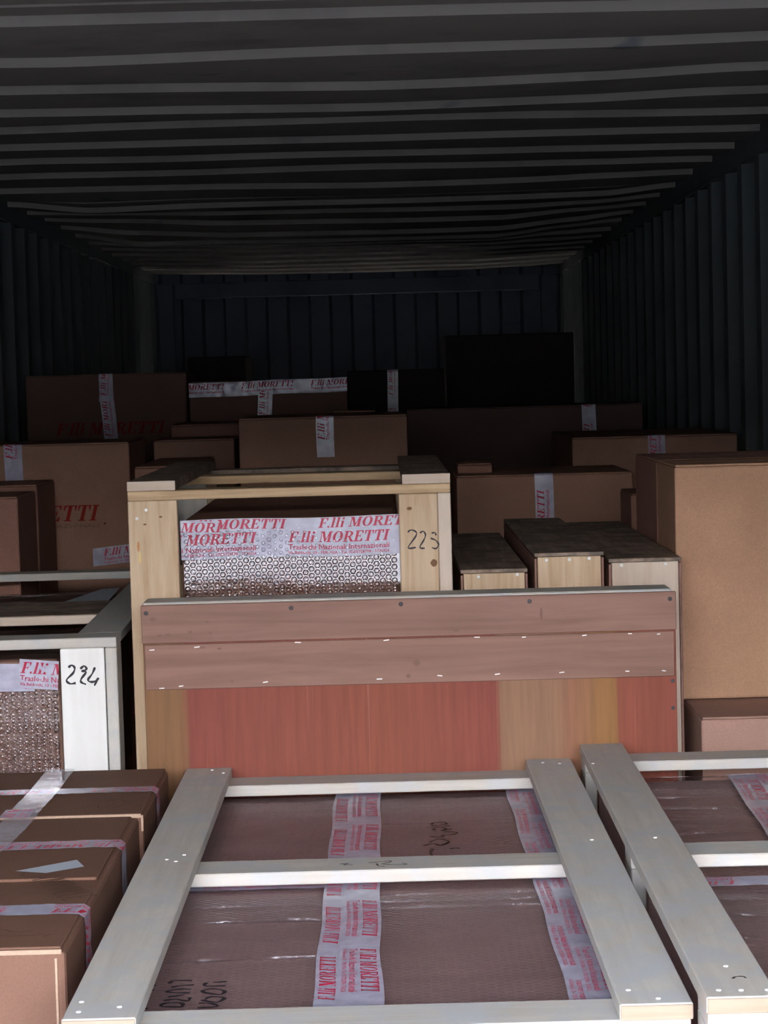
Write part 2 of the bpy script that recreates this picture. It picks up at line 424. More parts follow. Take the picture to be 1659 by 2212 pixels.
# ------------------------------------------------------------------ container shell
XL, XR, ZC, YD, YE = -1.30, 1.06, 2.396, -0.60, 12.25
box('ground', -60, 60, -60, YD - 0.05, -0.12, -0.02, GROUND, None, 0, kind='structure')
box('sky_blocker', -40, 40, -8.3, -8, -0.1, 3.05, BLOCKER, None, 0, kind='structure')   # unseen wall added behind the camera to cut low sky light
plank('floor', XL - 0.04, XR + 0.04, YD, YE, -0.03, 0.0, 'Y', FLOOR); bpy.data.objects['floor']['kind'] = 'structure'

XN = [-1.30, -1.0, -0.6, 0.0, 0.5, 0.8, 1.06]
SAG = [[0, -.005, -.008, -.009, -.010, -.010, -.002], [0, -.012, -.018, -.011, -.008, -.004, 0], [0, -.012, -.015, -.022, -.014, -.004, 0],
       [0, -.006, -.011, -.015, -.007, .002, .004], [.004, .005, .007, .009, .008, .006, .004], [.006, .010, .008, .006, .007, .008, .008],
       [.010, .014, .012, .010, .008, .006, .005], [.010, .012, .012, .014, .012, .010, .010], [.007, .007, .004, -.005, 0, .006, .011],
       [0, -.030, -.024, -.024, -.022, -.018, .006], [.004, -.005, -.015, -.022, -.024, -.010, .009], [.012, 0, -.020, -.030, -.030, -.005, .011],
       [.011, -.020, -.040, -.045, -.043, -.015, .013], [.006, -.041, -.041, -.045, -.044, -.010, .013], [0, -.02, -.03, -.03, -.03, -.01, 0], [0, -.01, -.02, -.02, -.02, -.01, 0]]
def sag(x, y):
    k = (y - 3.71) / 0.41; k = max(0, min(len(SAG) - 1.001, k)); i = int(k); f = k - i
    x = max(XN[0], min(XN[-1] - 1e-6, x)); j = 0
    while j < len(XN) - 2 and x > XN[j + 1]: j += 1
    g = (x - XN[j]) / (XN[j + 1] - XN[j]); g = g * g * (3 - 2 * g) * 0.5 + g * 0.5
    a = SAG[i][j] * (1 - g) + SAG[i][j + 1] * g; b = SAG[i + 1][j] * (1 - g) + SAG[i + 1][j + 1] * g
    edge = min(1, (x - XN[0]) / 0.15, (XN[-1] - x) / 0.15)
    return (a * (1 - f) + b * f) + edge * 0.004 * noise.noise(Vector((x * 1.7, y * 1.3, 0.5)))
prof = []
y = 3.71 - 0.41 * 11
for k in range(33):
    yk = y + 0.41 * k
    prof += [(yk - 0.003, 0.009), (yk + 0.004, -0.009), (yk + 0.190, -0.009), (yk + 0.204, 0.009)]
    if k % 3 == 1: prof += [(yk + 0.300, 0.009), (yk + 0.302, 0.005), (yk + 0.330, 0.005), (yk + 0.331, 0.009)]   # welded lap between roof sheets
prof = [p for p in prof if YD < p[0] < YE]; prof = [(YD, prof[0][1])] + prof + [(YE + 0.07, prof[-1][1])]
nx = 60; V = []; F = []
for (yy, zz) in prof:
    for i in range(nx + 1):
        x = XL + (XR - XL) * i / nx; V.append((x, yy, ZC + zz + sag(x, yy)))
for j in range(len(prof) - 1):
    for i in range(nx):
        a = j * (nx + 1) + i; F.append((a, a + nx + 1, a + nx + 2, a + 1)[::-1])
mesh_obj('ceiling', V, F, P_ROOF, None, kind='structure')

def side_wall(name, x, sgn):
    V = []; F = []; pr = []; yy = YD
    while yy < YE - 0.3:
        pr += [(yy, 0), (yy + 0.072, 0), (yy + 0.14, 0.036), (yy + 0.21, 0.036)]; yy += 0.278
    pr += [(yy, 0), (YE + 0.08, 0)]
    for (a, d) in pr:
        V += [(x + sgn * d, a, 0), (x + sgn * d, a, 2.34)]
    for i in range(len(pr) - 1): F.append((2 * i, 2 * i + 1, 2 * i + 3, 2 * i + 2) if sgn < 0 else (2 * i, 2 * i + 2, 2 * i + 3, 2 * i + 1))
    mesh_obj(name, V, F, P_WALL, None, kind='structure')
side_wall('wall_left', XL, -1); side_wall('wall_right', XR, 1)
box('trim_1', XL - 0.06, XL + 0.002, YD, YE + 0.07, 2.335, 2.45, P_WALL, None, 0.004, kind='structure')
box('trim_2', XR - 0.002, XR + 0.06, YD, YE + 0.07, 2.335, 2.45, P_WALL, None, 0.004, kind='structure')
# end wall: vertical corrugation, header beam and corner posts
V = []; F = []; pr = []; xx = XL - 0.03 + 0.045; out = 0
pr.append((XL - 0.12, 0))
while xx < XR + 0.02:
    pr += [(xx, out * 0.045), (xx + 0.018, (1 - out) * 0.045)]; out = 1 - out; xx += 0.1245
pr.append((XR + 0.12, out * 0.045))
for (a, d) in pr: V += [(a, YE + d, 0), (a, YE + d, 2.47)]
for i in range(len(pr) - 1): F.append((2 * i, 2 * i + 2, 2 * i + 3, 2 * i + 1))
mesh_obj('wall_back', V, F, P_END, None, kind='structure')
box('trim_3', XL + 0.11, XR - 0.115, YE - 0.03, YE - 0.002, 2.245, 2.337, P_END, None, 0.006, kind='structure')
box('trim_4', XL + 0.012, XL + 0.105, YE - 0.035, YE - 0.002, 0.0, 2.337, P_END, None, 0.006, kind='structure')
box('trim_5', XR - 0.11, XR - 0.012, YE - 0.035, YE - 0.002, 0.0, 2.337, P_END, None, 0.006, kind='structure')
box('trim_6', XL - 0.06, XR + 0.06, YD - 0.08, YD, 2.29, 2.46, P_WALL, None, 0.006, kind='structure')

# ------------------------------------------------------------------ bubble-wrapped packages
def bumps(x0, x1, y0, y1, z, parent, ridges=(), pitch=0.0125, h=0.0038, rot=True, seed=0, wave=0.0012, zfront=None, zbot=None, name='bubble_wrap'):
    """sheet of bubble film: a gently creased sheet with domed bubbles; on top (z) or on the front face (y0, from zbot to z)"""
    front = zfront is not None
    def base(u, v):     # u across, v along (top: y, front: z)
        w = wave * (noise.noise(Vector((u * 6, v * 30, seed))) + 0.6 * noise.noise(Vector((u * 2.5, v * 60, seed + 4))))
        for (c, a, u0, u1, tilt, wd) in ridges:
            d = (v - c - tilt * (u - u0)) / wd
            if abs(d) < 3 and u0 - 0.02 < u < u1 + 0.02:
                w += a * math.exp(-d * d) * min(1, max(0, (u - u0 + 0.02) / 0.03)) * min(1, max(0, (u1 + 0.02 - u) / 0.03))
        return w
    def P(u, v, hh):
        if front: return (u, y0 - hh, v)
        return (u, v, z + hh)
    va, vb = (zbot, z) if front else (y0, y1)
    nu = int((x1 - x0) / 0.008); nv = int((vb - va) / 0.006); V = []; F = []
    for j in range(nv + 1):
        for i in range(nu + 1):
            u = x0 + (x1 - x0) * i / nu; v = va + (vb - va) * j / nv
            V.append(P(u, v, 0.0012 + base(u, v)))
    for j in range(nv):
        for i in range(nu):
            a = j * (nu + 1) + i; F.append((a, a + 1, a + nu + 2, a + nu + 1))
    dv = pitch if rot else pitch * 0.866; du = pitch * 0.866 if rot else pitch
    r = pitch * 0.47; k = 8; nc = int((x1 - x0) / du); nr = int((vb - va) / dv)
    rr = random.Random(seed)
    for i in range(nc):
        for j in range(nr):
            u = x0 + (i + 0.5) * du; v = va + (j + 0.5) * dv
            if rot and i % 2: v += dv / 2
            if not rot and j % 2: u += du / 2
            if u + r > x1 or v + r > vb: continue
            b0 = 0.0014 + base(u, v); hh = h * rr.uniform(0.8, 1.08); n = len(V); tx = rr.uniform(-.25, .25); ty = rr.uniform(-.25, .25)
            for rad, q in ((1.0, 0.0), (0.86, 0.55), (0.52, 0.92)):
                for a in range(k):
                    t = 2 * math.pi * (a + 0.5 * (rad < 0.9)) / k
                    cx, sy = math.cos(t), math.sin(t)
                    V.append(P(u + r * rad * cx, v + r * rad * sy, b0 + hh * q * (1 + tx * cx * rad + ty * sy * rad)))
            V.append(P(u, v, b0 + hh))
            for l in range(2):
                for a in range(k):
                    F.append((n + l * k + a, n + l * k + (a + 1) % k, n + (l + 1) * k + (a + 1) % k, n + (l + 1) * k + a))
            for a in range(k): F.append((n + 2 * k + a, n + 2 * k + (a + 1) % k, n + 3 * k))
    CV = []; CF = []
    if not front:      # sharp creases standing up from the film, facing the door
        for (c, a, u0, u1, tilt, wd) in ridges:
            m = max(8, int((u1 - u0) / 0.004)); prev = None
            for i in range(m + 1):
                u = u0 + (u1 - u0) * i / m; v = c + tilt * (u - u0) + 0.0012 * noise.noise(Vector((u * 40, seed, c * 9)))
                q = noise.noise(Vector((u * 14, c * 31, seed))) + 0.35 * noise.noise(Vector((u * 120, c * 31, seed))) + 0.25
                hh = max(0.0, min(1.0, q * 2.0)) * 0.0021 * min(1, a / 0.0042); zb = 0.0012 + base(u, v) + 0.0006
                n = len(CV); CV += [P(u, v - 0.0005, zb - 0.001), P(u, v + 0.0004, zb + hh), P(u, v + 0.0030, zb - 0.0005)]
                if prev is not None and hh > 0.0002: CF += [(prev, n, n + 1, prev + 1), (prev + 1, n + 1, n + 2, prev + 2)]
                prev = n
    if CF: mesh_obj('film_crease', CV, CF, FILM_C, parent, kind='stuff', label='shiny creases standing up in the film')
    return mesh_obj(name, V, F, FILM_F if front else FILM, parent, smooth=True, kind='stuff')

MAUVE = card('mauve_brown_cardboard', (0.70, 0.475, 0.455, 1))

def crate_nails(parent, pts, n=(0, 0, 1), r=0.0028, mat=None, name='nail'):
    for p in pts: disc(name, p, n, r, mat or SHINY, parent, 0.0012)

W_END = wood('tan_end_grain', (0.40, 0.29, 0.215, 1), (0.33, 0.225, 0.16, 1), 0.8, False)
# ---- front centre crate
c1 = thing('timber_crate', 'pale grey open timber crate in front centre with a scribbled middle batten', 'crate', (0, 2.9, 0))
a0, a1, f0, f1, zt = -0.356, 0.313, 2.165, 3.594, 1.075
plank('rail', a0, a0 + 0.079, f0, f1, zt - 0.018, zt, 'Y', W_POPLAR, c1)
plank('rail', a1 - 0.078, a1, f0, f1, zt - 0.018, zt, 'Y', W_POPLAR, c1)
for xs, xe in ((a0, a0 + .079), (a1 - .078, a1)): plank('rail_end', xs + .001, xe - .001, f0 - .0022, f0 - .0002, zt - .017, zt - .0015, 'X', W_END, c1, .0004, label='tan sawn end')
for (ya, yb) in ((2.17, 2.248), (2.881, 2.959), (3.518, 3.594)):
    s = plank('batten', a0 + 0.002, a1 - 0.002, ya, yb, zt - 0.037, zt - 0.0183, 'X', W_POPLAR, c1)
    if ya > 2.8 and ya < 3: mid = s
strokes('handwriting', [[(0, .010), (.012, .012), (.006, .003), (.018, .002)], [(.040, .012), (.058, .017), (.072, .021), (.070, .012), (.060, .004), (.075, -.003), (.094, -.003), (.088, .006)], [(.052, .006), (.055, -.008), (.064, -.012)]],
        (-0.076, 2.909, zt - 0.0183), (1, 0, 0), (0, 1, 0), 0.003, INK, mid, 0.0006, 'black marker scribble')
for x in (a0 + 0.002, a1 - 0.022):
    for ya in (2.17, 2.881, 3.515):
        plank('post', x, x + 0.02, ya, ya + 0.078, 0.02, zt - 0.0375, 'Z', W_POPLAR, c1)
    for zz in (0.0, 0.5): plank('side_board', x, x + 0.02, 2.25, 3.513, zz, zz + 0.08, 'Y', W_POPLAR, c1) if zz == 0 else None
for ya in (2.17, 3.57): plank('bottom_board', a0 + 0.024, a1 - 0.024, ya, ya + 0.02, 0, 0.08, 'X', W_POPLAR, c1)
crate_nails(c1, [(-0.31, 3.572, zt), (-0.288, 3.542, zt), (-0.319, 2.898, zt), (-0.297, 2.924, zt), (-0.305, 2.885, zt), (-0.341, 2.19, zt), (-0.299, 2.204, zt), (-0.343, 2.226, zt), (0.262, 3.557, zt), (0.29, 3.545, zt), (0.285, 2.95, zt), (0.25, 2.215, zt), (0.278, 2.182, zt)])

p1 = thing('wrapped_package', 'bubble-wrapped flat package with two overlapping red-lettered tapes inside the front centre crate', 'package', (0, 2.9, 0))
cg = box('carton', a0 + 0.026, a1 - 0.026, 2.195, 3.565, 0.06, 1.026, MAUVE, p1, 0.006, 2)
bumps(a0 + 0.028, a1 - 0.028, 2.25, 3.565, 1.0265, p1, [(2.71, .0042, -.25, -.10, .02, .0035), (2.53, .0035, -.27, -.10, .05, .0035), (2.62, .002, -.27, -.1, 0, .004), (2.77, .0025, -.02, .28, .0, .004), (2.80, .002, -.28, .28, .01, .004), (3.30, .0025, -.02, .20, .02, .003), (3.50, .002, -.28, .28, .0, .006), (2.84, .002, -.02, .28, 0, .004)], seed=1, wave=0.0007, h=0.0013)
ZW = 1.0318
ribbon('tape', [(-.072, 2.20, ZW), (-.072, 3.56, ZW)], (-1, 0, 0), .05, p1, off=.0, amp=.0009, phase=.146, seed=1)
ribbon('tape', [(-.044, 3.56, ZW + .0012), (-.044, 2.20, ZW + .0012)], (1, 0, 0), .05, p1, off=.0, amp=.0009, phase=.03, seed=2, taper=lambda q: .25 * max(0, q - .75) / .25)
ribbon('tape', [(.221, 3.56, ZW), (.221, 2.20, ZW)], (1, 0, 0), .05, p1, off=.0, amp=.0009, phase=-.06, seed=3)
ribbon('tape', [(.243, 3.56, ZW + .0012), (.240, 2.20, ZW + .0012)], (1, 0, 0), .05, p1, off=.0, amp=.0009, phase=.05, seed=4)
ribbon('tape', [(-.30, 2.912, ZW - .0005), (-.06, 2.912, ZW - .0005)], (0, 1, 0), .05, p1, off=0, amp=.0004, phase=.03, seed=5)
ZI = ZW + 0.0004
strokes('handwriting', [[(.066, .046), (.03, .050), (-.0, .040), (.006, .018), (.014, .012)], [(.060, .020), (.066, .012), (.062, .006)],
                        [(.085, .060), (.10, .045), (.085, .033), (.108, .020)], [(.085, .033), (.108, .020), (.13, .034), (.110, .050)],
                        [(.150, .048), (.142, .030), (.155, .028), (.160, .012), (.175, .006), (.180, .026)],
                        [(.19, .040), (.21, .040), (.215, .028), (.20, .022), (.19, .030), (.2, .012)],
                        [(.225, .045), (.228, .028), (.222, .015)], [(.235, .044), (.25, .040), (.252, .024), (.238, .020), (.235, .030)]],
        (.106, 3.045, ZI), (0, 1, 0), (-1, 0, 0), 0.0056, INK_D, p1, 0, 'dark handwriting reading towards the back')
strokes('handwriting', [[(.010, .006), (.012, .022), (.018, .034), (.026, .022), (.024, .006)], [(.034, .030), (.040, .020), (.042, .004)], [(.05, .034), (.062, .030), (.06, .008)],
                        [(-.045, .010), (-.040, .034), (-.028, .030), (-.030, .012), (-.045, .010)], [(-.018, .034), (-.014, .020), (-.022, .006), (-.008, .004)], [(-.004, .030), (.002, .012)]],
        (-.236, 2.385, ZI), (0, 1, 0), (-1, 0, 0), 0.0052, INK, p1, 0, 'black handwriting')
strokes('handwriting', [[(.045, .006), (.046, .030), (.060, .030)], [(.062, .006), (.06, .022)], [(.02, .030), (.01, .010), (.024, .006), (.034, .020), (.028, .032), (.018, .028)],
                        [(-.010, .030), (-.020, .012), (-.004, .004), (.002, .020), (-.008, .026)], [(-.04, .032), (-.036, .010), (-.024, .018), (-.022, .032)]],
        (-.196, 2.375, ZI), (0, 1, 0), (-1, 0, 0), 0.0052, INK, p1, 0, 'black handwriting')
strokes('handwriting', [[(.05, .0), (.052, .014), (.062, .010)], [(.07, .0), (.066, .016)], [(-.02, .0), (-.03, .014), (-.01, .018), (.0, .004)]],
        (-.285, 2.36, ZI), (0, 1, 0), (-1, 0, 0), 0.0045, INK, p1, 0, 'black handwriting')

# ---- front right crate
c2 = thing('timber_crate', 'pale grey open timber crate in front right corner, running against the right wall side', 'crate', (0.329, 3.59, 0), -0.0080)
a0, a1, f0, f1, zt = 0.329, 1.0, 2.10, 3.59, 1.10
plank('rail', a0, a0 + 0.0745, f0, f1, zt - 0.018, zt, 'Y', W_POPLAR, c2)
plank('rail', a1 - 0.0745, a1, f0, f1, zt - 0.018, zt, 'Y', W_POPLAR, c2)
for xs, xe in ((a0, a0 + .0745), (a1 - .0745, a1)): plank('rail_end', xs + .001, xe - .001, f0 - .0022, f0 - .0002, zt - .017, zt - .0015, 'X', W_END, c2, .0004, label='tan sawn end')
for (ya, yb) in ((2.105, 2.18), (2.812, 2.89), (3.512, 3.59)):
    plank('batten', a0 + 0.002, a1 - 0.002, ya, yb, zt - 0.036, zt - 0.0183, 'X', W_POPLAR, c2)
for x in (a0 + 0.002, a1 - 0.022):
    for ya in (2.105, 2.812, 3.512):
        plank('post', x, x + 0.02, ya, ya + 0.078, 0.02, zt - 0.0365, 'Z', W_POPLAR, c2)
    plank('side_board', x, x + 0.02, 2.185, 3.51, 0, 0.08, 'Y', W_POPLAR, c2)
for ya in (2.105, 3.57): plank('bottom_board', a0 + 0.024, a1 - 0.024, ya, ya + 0.02, 0, 0.08, 'X', W_POPLAR, c2)
crate_nails(c2, [(0.335, 3.404, zt), (0.368, 2.842, zt), (0.345, 2.123, zt), (0.368, 2.121, zt), (0.395, 2.120, zt), (0.366, 2.21, zt)])
strokes('handwriting', [[(-.006, -.003), (-.002, .004), (.006, .004), (.008, -.002)]], (0.372, 2.165, zt), (1, 0, 0), (0, 1, 0), .003, INK, c2, .0006, 'small black pen mark')

p2 = thing('wrapped_package', 'creased plastic-wrapped package with red-lettered tape inside the front right crate', 'package', (0.329, 3.59, 0), -0.0080)
box('carton', a0 + 0.026, a1 - 0.026, 2.13, 3.545, 0.06, 1.042, MAUVE, p2, 0.012, 2)
bumps(a0 + 0.03, a1 - 0.03, 2.19, 3.54, 1.0425, p2, [(3.52, .006, .37, .95, .02, .012), (3.44, .003, .4, .98, .03, .008), (3.36, .003, .38, .6, .05, .006), (3.28, .003, .4, .55, -.04, .005), (3.20, .0025, .4, .7, .05, .005), (3.10, .003, .4, .8, .02, .005), (2.70, .003, .4, .9, .02, .006), (2.62, .003, .4, .9, -.02, .006), (2.52, .003, .4, .9, .03, .006)], seed=3, wave=0.0026, h=0.0010)
ZW = 1.0492
ribbon('tape', [(.600, 3.53, ZW), (.560, 2.20, ZW)], (1, 0, 0), .05, p2, off=0, amp=.0012, phase=.03, seed=6)
ribbon('tape', [(.643, 3.53, ZW + .001), (.640, 3.2, ZW + .001), (.62, 2.20, ZW + .001)], (1, 0, 0), .05, p2, off=0, amp=.0012, phase=-.10, seed=7)
ribbon('tape', [(.955, 2.785, ZW + .001), (.40, 2.785, ZW + .001)], (0, -1, 0), .05, p2, off=0, amp=.0006, phase=0, seed=8)

# ---- long taped carton at the left
lc = thing('cardboard_box', 'long brown carton at front left, strapped with red-lettered tape and a lengthwise clear tape', 'box', (-0.7, 2.9, 0))
x0, x1 = -1.02, -0.386
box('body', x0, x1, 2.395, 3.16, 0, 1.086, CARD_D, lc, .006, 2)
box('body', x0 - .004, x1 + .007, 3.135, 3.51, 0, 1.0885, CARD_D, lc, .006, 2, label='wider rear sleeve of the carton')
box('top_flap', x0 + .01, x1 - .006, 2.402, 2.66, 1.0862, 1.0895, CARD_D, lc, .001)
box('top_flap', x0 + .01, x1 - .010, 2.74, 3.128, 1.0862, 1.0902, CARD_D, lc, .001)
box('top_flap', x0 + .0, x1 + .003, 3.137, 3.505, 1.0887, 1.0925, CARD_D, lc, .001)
box('flap_edge', x0 + .0, x1 + .004, 3.133, 3.1365, 1.0865, 1.0926, CARD_E, lc, .0005, label='pale cut edge of the rear flap')
box('flap_edge', x1 + .004, x1 + .0075, 3.131, 3.1345, 1.066, 1.091, CARD_E, lc, .0005, label='pale cut edge of the rear flap')
box('flap_edge', x0 + .01, x1 - .004, 2.3925, 2.395, 1.0825, 1.0885, CARD_E, lc, .0008, label='pale torn edge along the front top')
box('flap_edge', x1 - .0125, x1 - .0095, 2.3925, 2.395, .55, 1.078, CARD_E, lc, .0006, label='pale torn edge down the front corner')
for (yc, zz, ph, sd) in ((2.566, 1.0908, -.035, 1), (2.932, 1.0912, .10, 2), (3.318, 1.0932, .03, 3)):
    e = x1 + (.008 if yc > 3.1 else .0006)
    ribbon('tape', [(e, yc - .0, .86), (e, yc, zz - .004), (e - .006, yc, zz), (x0 + .01, yc, zz)][:], (0, -1, 0), .05 if yc < 3 else .042, lc, off=.0008, amp=.0009, phase=.12 + ph, seed=10 + sd)
ribbon('tape', [(-.590, 2.60, 1.0905), (-.566, 3.05, 1.0912), (-.562, 3.125, 1.092), (-.561, 3.145, 1.0945), (-.558, 3.50, 1.0945)], (-1, 0, 0), .047, lc, mat=TAPE_C, off=.0012, amp=.0012, phase=.15, seed=15, print_=None, label='clear lengthwise tape')
ribbon('tape', [(-.571, 3.10, 1.096), (-.569, 3.155, 1.0975)], (-1, 0, 0), .046, lc, off=.0012, amp=.001, phase=-.02, seed=16, label='short glossy strip with red print')
mesh_obj('label_strip', [(-.512, 2.784, 1.0912), (-.468, 2.768, 1.0912), (-.421, 2.800, 1.0912), (-.437, 2.842, 1.0912)], [(0, 1, 2, 3)], PAPER, lc, label='pale blue torn paper strip')
# "CAMPANULE"-like pencil writing running towards the camera's right
hw = [[(0, .014), (-.006, .006), (0, 0), (.012, 0)], [(.018, 0), (.026, .016), (.034, 0)], [(.021, .006), (.031, .006)], [(.040, 0), (.044, .016), (.050, .004), (.056, .016), (.060, 0)],
      [(.066, 0), (.068, .016), (.078, .012), (.069, .007)], [(.084, 0), (.090, .016), (.097, 0)], [(.102, .016), (.102, 0), (.110, 0)], [(.116, .016), (.116, 0), (.124, 0)], [(.138, .016), (.130, .014), (.130, 0), (.139, 0)], [(.130, .008), (.136, .008)]]
u = Vector((.085, -.155, 0)).normalized(); w = Vector((-u.y, u.x, 0))
strokes('handwriting', [[(a * 1.25, b * 2.6) for a, b in l] for l in hw], (-.500, 2.765, 1.0903), u, w, .0035, INK_D, lc, .0007, 'dark handwritten word on the lid')
strokes('handwriting', [[(0, .0), (.02, .014), (.04, .006), (.06, .012)], [(.015, -.008), (.04, -.012), (.07, -.006), (.08, .002)], [(.085, -.01), (.09, .004)]], (-.500, 2.475, 1.0896), (1, -.25, 0), (.25, 1, 0), .003, INK_D, lc, .0007, 'faint pencil scrawl')
strokes('handwriting', [[(0, 0), (.02, .02), (.03, -.01), (.05, .02)], [(.03, .04), (.05, .06), (.07, .03), (.09, .07)], [(.05, -.01), (.07, .015), (.09, .0)]], (-.48, 3.19, 1.0925), (1, 0, 0), (0, 1, 0), .003, INK_D, lc, .0007, 'faint pencil scrawl')

# ---- crate 224
c3 = thing('timber_crate', 'white-posted open timber crate numbered 224 at the left', 'crate', (-0.482, 3.682, 0), 0.022)
X1, Y0, zt = -0.482, 3.682, 1.298
X0 = X1 - 0.66
plank('front_rail', X0, X1, Y0, Y0 + .075, zt - .018, zt, 'X', W_POPLAR, c3)
for xs in (X0, X1 - .078): plank('side_rail', xs, xs + .078, Y0 + .0755, 5.075, zt - .018, zt, 'Y', W_POPLAR, c3)
plank('batten', X0 + .0785, X1 - .0785, 4.07, 4.085, zt - .019, zt - .001, 'X', W_PALE, c3)
plank('batten', X0 + .0785, X1 - .0785, 4.0855, 4.34, zt - .019, zt - .001, 'X', W_OLD_SHADED, c3, label='dark stained wide board')
plank('batten', X0 + .0785, X1 - .0785, 5.00, 5.075, zt - .017, zt + .001, 'X', W_POPLAR, c3)
for xs, xe in ((X1 - .1005, X1 - .0225), (X0 + .0225, X0 + .1005)):
    po = plank('post', xs, xe, Y0 + .001, Y0 + .02, 0.0, zt - .0185, 'Z', W_WHITE, c3)
    if xs > -.6:
        strokes('handwriting', [[(.010, .037), (.016, .041), (.021, .036), (.018, .027), (.006, .015), (.012, .008), (.022, .009)],
                                [(.031, .034), (.038, .039), (.042, .033), (.034, .030), (.041, .028), (.032, .016), (.032, .010), (.040, .006)],
                                [(.057, .036), (.052, .025), (.044, .014), (.050, .010), (.058, .012), (.063, .017)], [(.060, .014), (.055, .003)]],
                (xs + .004, Y0 + .001, 1.209), (1, 0, 0), (0, 0, 1), .0042, INK, po, .0006, 'black handwritten number 224')
    plank('post', xs, xe, 5.055, 5.074, 0, zt - .0185, 'Z', W_POPLAR, c3)
for xs in (X1 - .0205, X0):
    for ya in (Y0 + .001, 4.35, 4.997):
        plank('side_post', xs, xs + .0205, ya, ya + .077, 0, zt - .0185, 'Z', W_POPLAR if ya < 4 else W_PINE, c3)
p3 = thing('wrapped_package', 'bubble-wrapped package with red-lettered tape behind the post marked 224', 'package', (-0.482, 3.682, 0), 0.022)
box('carton', X0 + .03, X1 - .105, Y0 + .035, 4.93, .03, 1.256, card('warm_brown_cardboard', (0.29, 0.165, 0.125, 1)), p3, .018, 3)
bumps(X0 + .04, X1 - .110, Y0 + .0345, 0, 1.246, p3, [], zfront=1, zbot=.96, seed=5, wave=.0008, h=.0046)
bumps(X0 + .04, X1 - .110, Y0 + .05, 4.92, 1.2575, p3, [(3.83, .010, -1.0, -.62, .12, .008), (3.95, .008, -1.0, -.62, -.05, .006), (4.45, .008, -1.0, -.6, .10, .006), (4.60, .008, -1.0, -.6, .15, .006), (4.75, .008, -1.0, -.6, .08, .006)], seed=6, wave=.0025, h=.001)
ribbon('tape', [(X0 + .04, Y0 + .0285, 1.228), (X1 - .152, Y0 + .0285, 1.228)], (0, 0, 1), .05, p3, off=0, amp=.001, phase=.445, seed=20)
ribbon('tape', [(X1 - .178, Y0 + .0275, 1.234), (X1 - .108, Y0 + .0275, 1.229)], (.07, 0, 1), .052, p3, off=.0008, amp=.0018, phase=.002, seed=21)
ribbon('tape', [(-.938, 4.50, 1.264), (-.938, 4.92, 1.264)], (-1, 0, 0), .05, p3, off=.0, amp=.0012, phase=.1, seed=22)
mesh_obj('label_sheet', [(-.70, 4.60, 1.268), (-.60, 4.62, 1.266), (-.60, 4.90, 1.270), (-.64, 4.86, 1.271)], [(0, 1, 2, 3)], PAPER, p3, label='pale paper sheet on top')

# ---- crate 223
c4 = thing('timber_crate', 'knotty yellow pine open crate numbered 223 standing behind the plywood case', 'crate', (-0.17, 3.76, 0))
X0, X1, Y0 = -0.463, 0.121, 3.76
plank('front_rail', X0, X1, Y0, Y0 + .08, 1.535, 1.552, 'X', W_WARM, c4)
for xs in (X0, X1 - .087):
    plank('side_rail', xs, xs + .087, Y0 + .002, 4.68, 1.5525, 1.570, 'Y', W_OLD_SHADED, c4)  # dark colour carries the shade of the rail's top
    plank('rail_end', xs, xs + .087, Y0 - .002, Y0 + .0018, 1.5525, 1.570, 'X', W_PALE, c4, .0006, label='pale end cap, door light painted in')  # paler cap paints the door light on the rail's end face
plank('batten', X0, X1, 4.31, 4.40, 1.535, 1.552, 'X', W_WARM, c4)
plank('batten', X0, X1, 4.60, 4.68, 1.535, 1.552, 'X', W_OLD_SHADED, c4)
for xs, xe in ((X0, X0 + .089), (X1 - .094, X1 - .024)):
    po = plank('post', xs, xe, Y0, Y0 + .02, 0, 1.5345, 'Z', W_PINE, c4)
    if xs > -.1:
        strokes('handwriting', [[(.006, .032), (.012, .036), (.021, .032), (.020, .024), (.006, .004), (.020, .004)],
                                [(.028, .030), (.034, .033), (.038, .026), (.034, .016), (.027, .004), (.036, .002)],
                                [(.049, .029), (.055, .030), (.057, .025)], [(.047, .020), (.056, .016), (.061, .008), (.056, .001), (.049, .003)]],
                (xs + .009, Y0, 1.433), (1, 0, 0), (0, 0, 1), .0030, INK, po, .0006, 'black handwritten number 223')
    plank('post', xs, xe, 4.658, 4.678, 0, 1.5345, 'Z', W_PINE, c4)
plank('side_post', X1 - .0235, X1, Y0, Y0 + .075, 0, 1.5345, 'Z', W_PALE, c4)
for ya in (4.31, 4.60): plank('side_post', X1 - .0235, X1, ya, ya + .05, 0, 1.5345, 'Z', W_PINE, c4)
for ya in (Y0 + .0205, 4.31, 4.60): plank('side_post', X0, X0 + .0235, ya, ya + .057, 0, 1.5345, 'Z', W_PINE, c4)
plank('corner_block', X0 + .024, X0 + .088, 4.415, 4.44, 1.36, 1.534, 'Z', W_POPLAR, c4)
crate_nails(c4, [(-.447, Y0, 1.503), (-.430, Y0, 1.518)], (0, -1, 0), .0032, STEEL, 'screw')
KNOT = plain('dark_knot', (0.17, 0.085, 0.04, 1), 0.7)
RESIN = plain('amber_resin', (0.42, 0.17, 0.04, 1), 0.35)
def knot(x, z, rx, rz, mat, parent, y=Y0, name='knot'):
    V = [(x, y - .0006, z)] + [(x + rx * math.cos(t * math.pi / 6) * (1 + .15 * math.sin(t * 2.3)), y - .0004, z + rz * math.sin(t * math.pi / 6)) for t in range(12)]
    mesh_obj(name, V, [(0, 1 + i, 1 + (i + 1) % 12) for i in range(12)], mat, parent)
knot(.046, 1.508, .0045, .003, KNOT, c4); knot(.088, 1.408, .006, .007, KNOT, c4); knot(-.433, 1.492, .003, .0016, KNOT, c4); knot(-.404, 1.505, .003, .0016, KNOT, c4)
knot(-.446, 1.452, .0022, .010, RESIN, c4, name='resin_streak'); knot(-.444, 1.432, .0025, .012, plain('pale_resin', (0.62, 0.45, 0.18, 1), 0.4), c4, name='resin_streak')
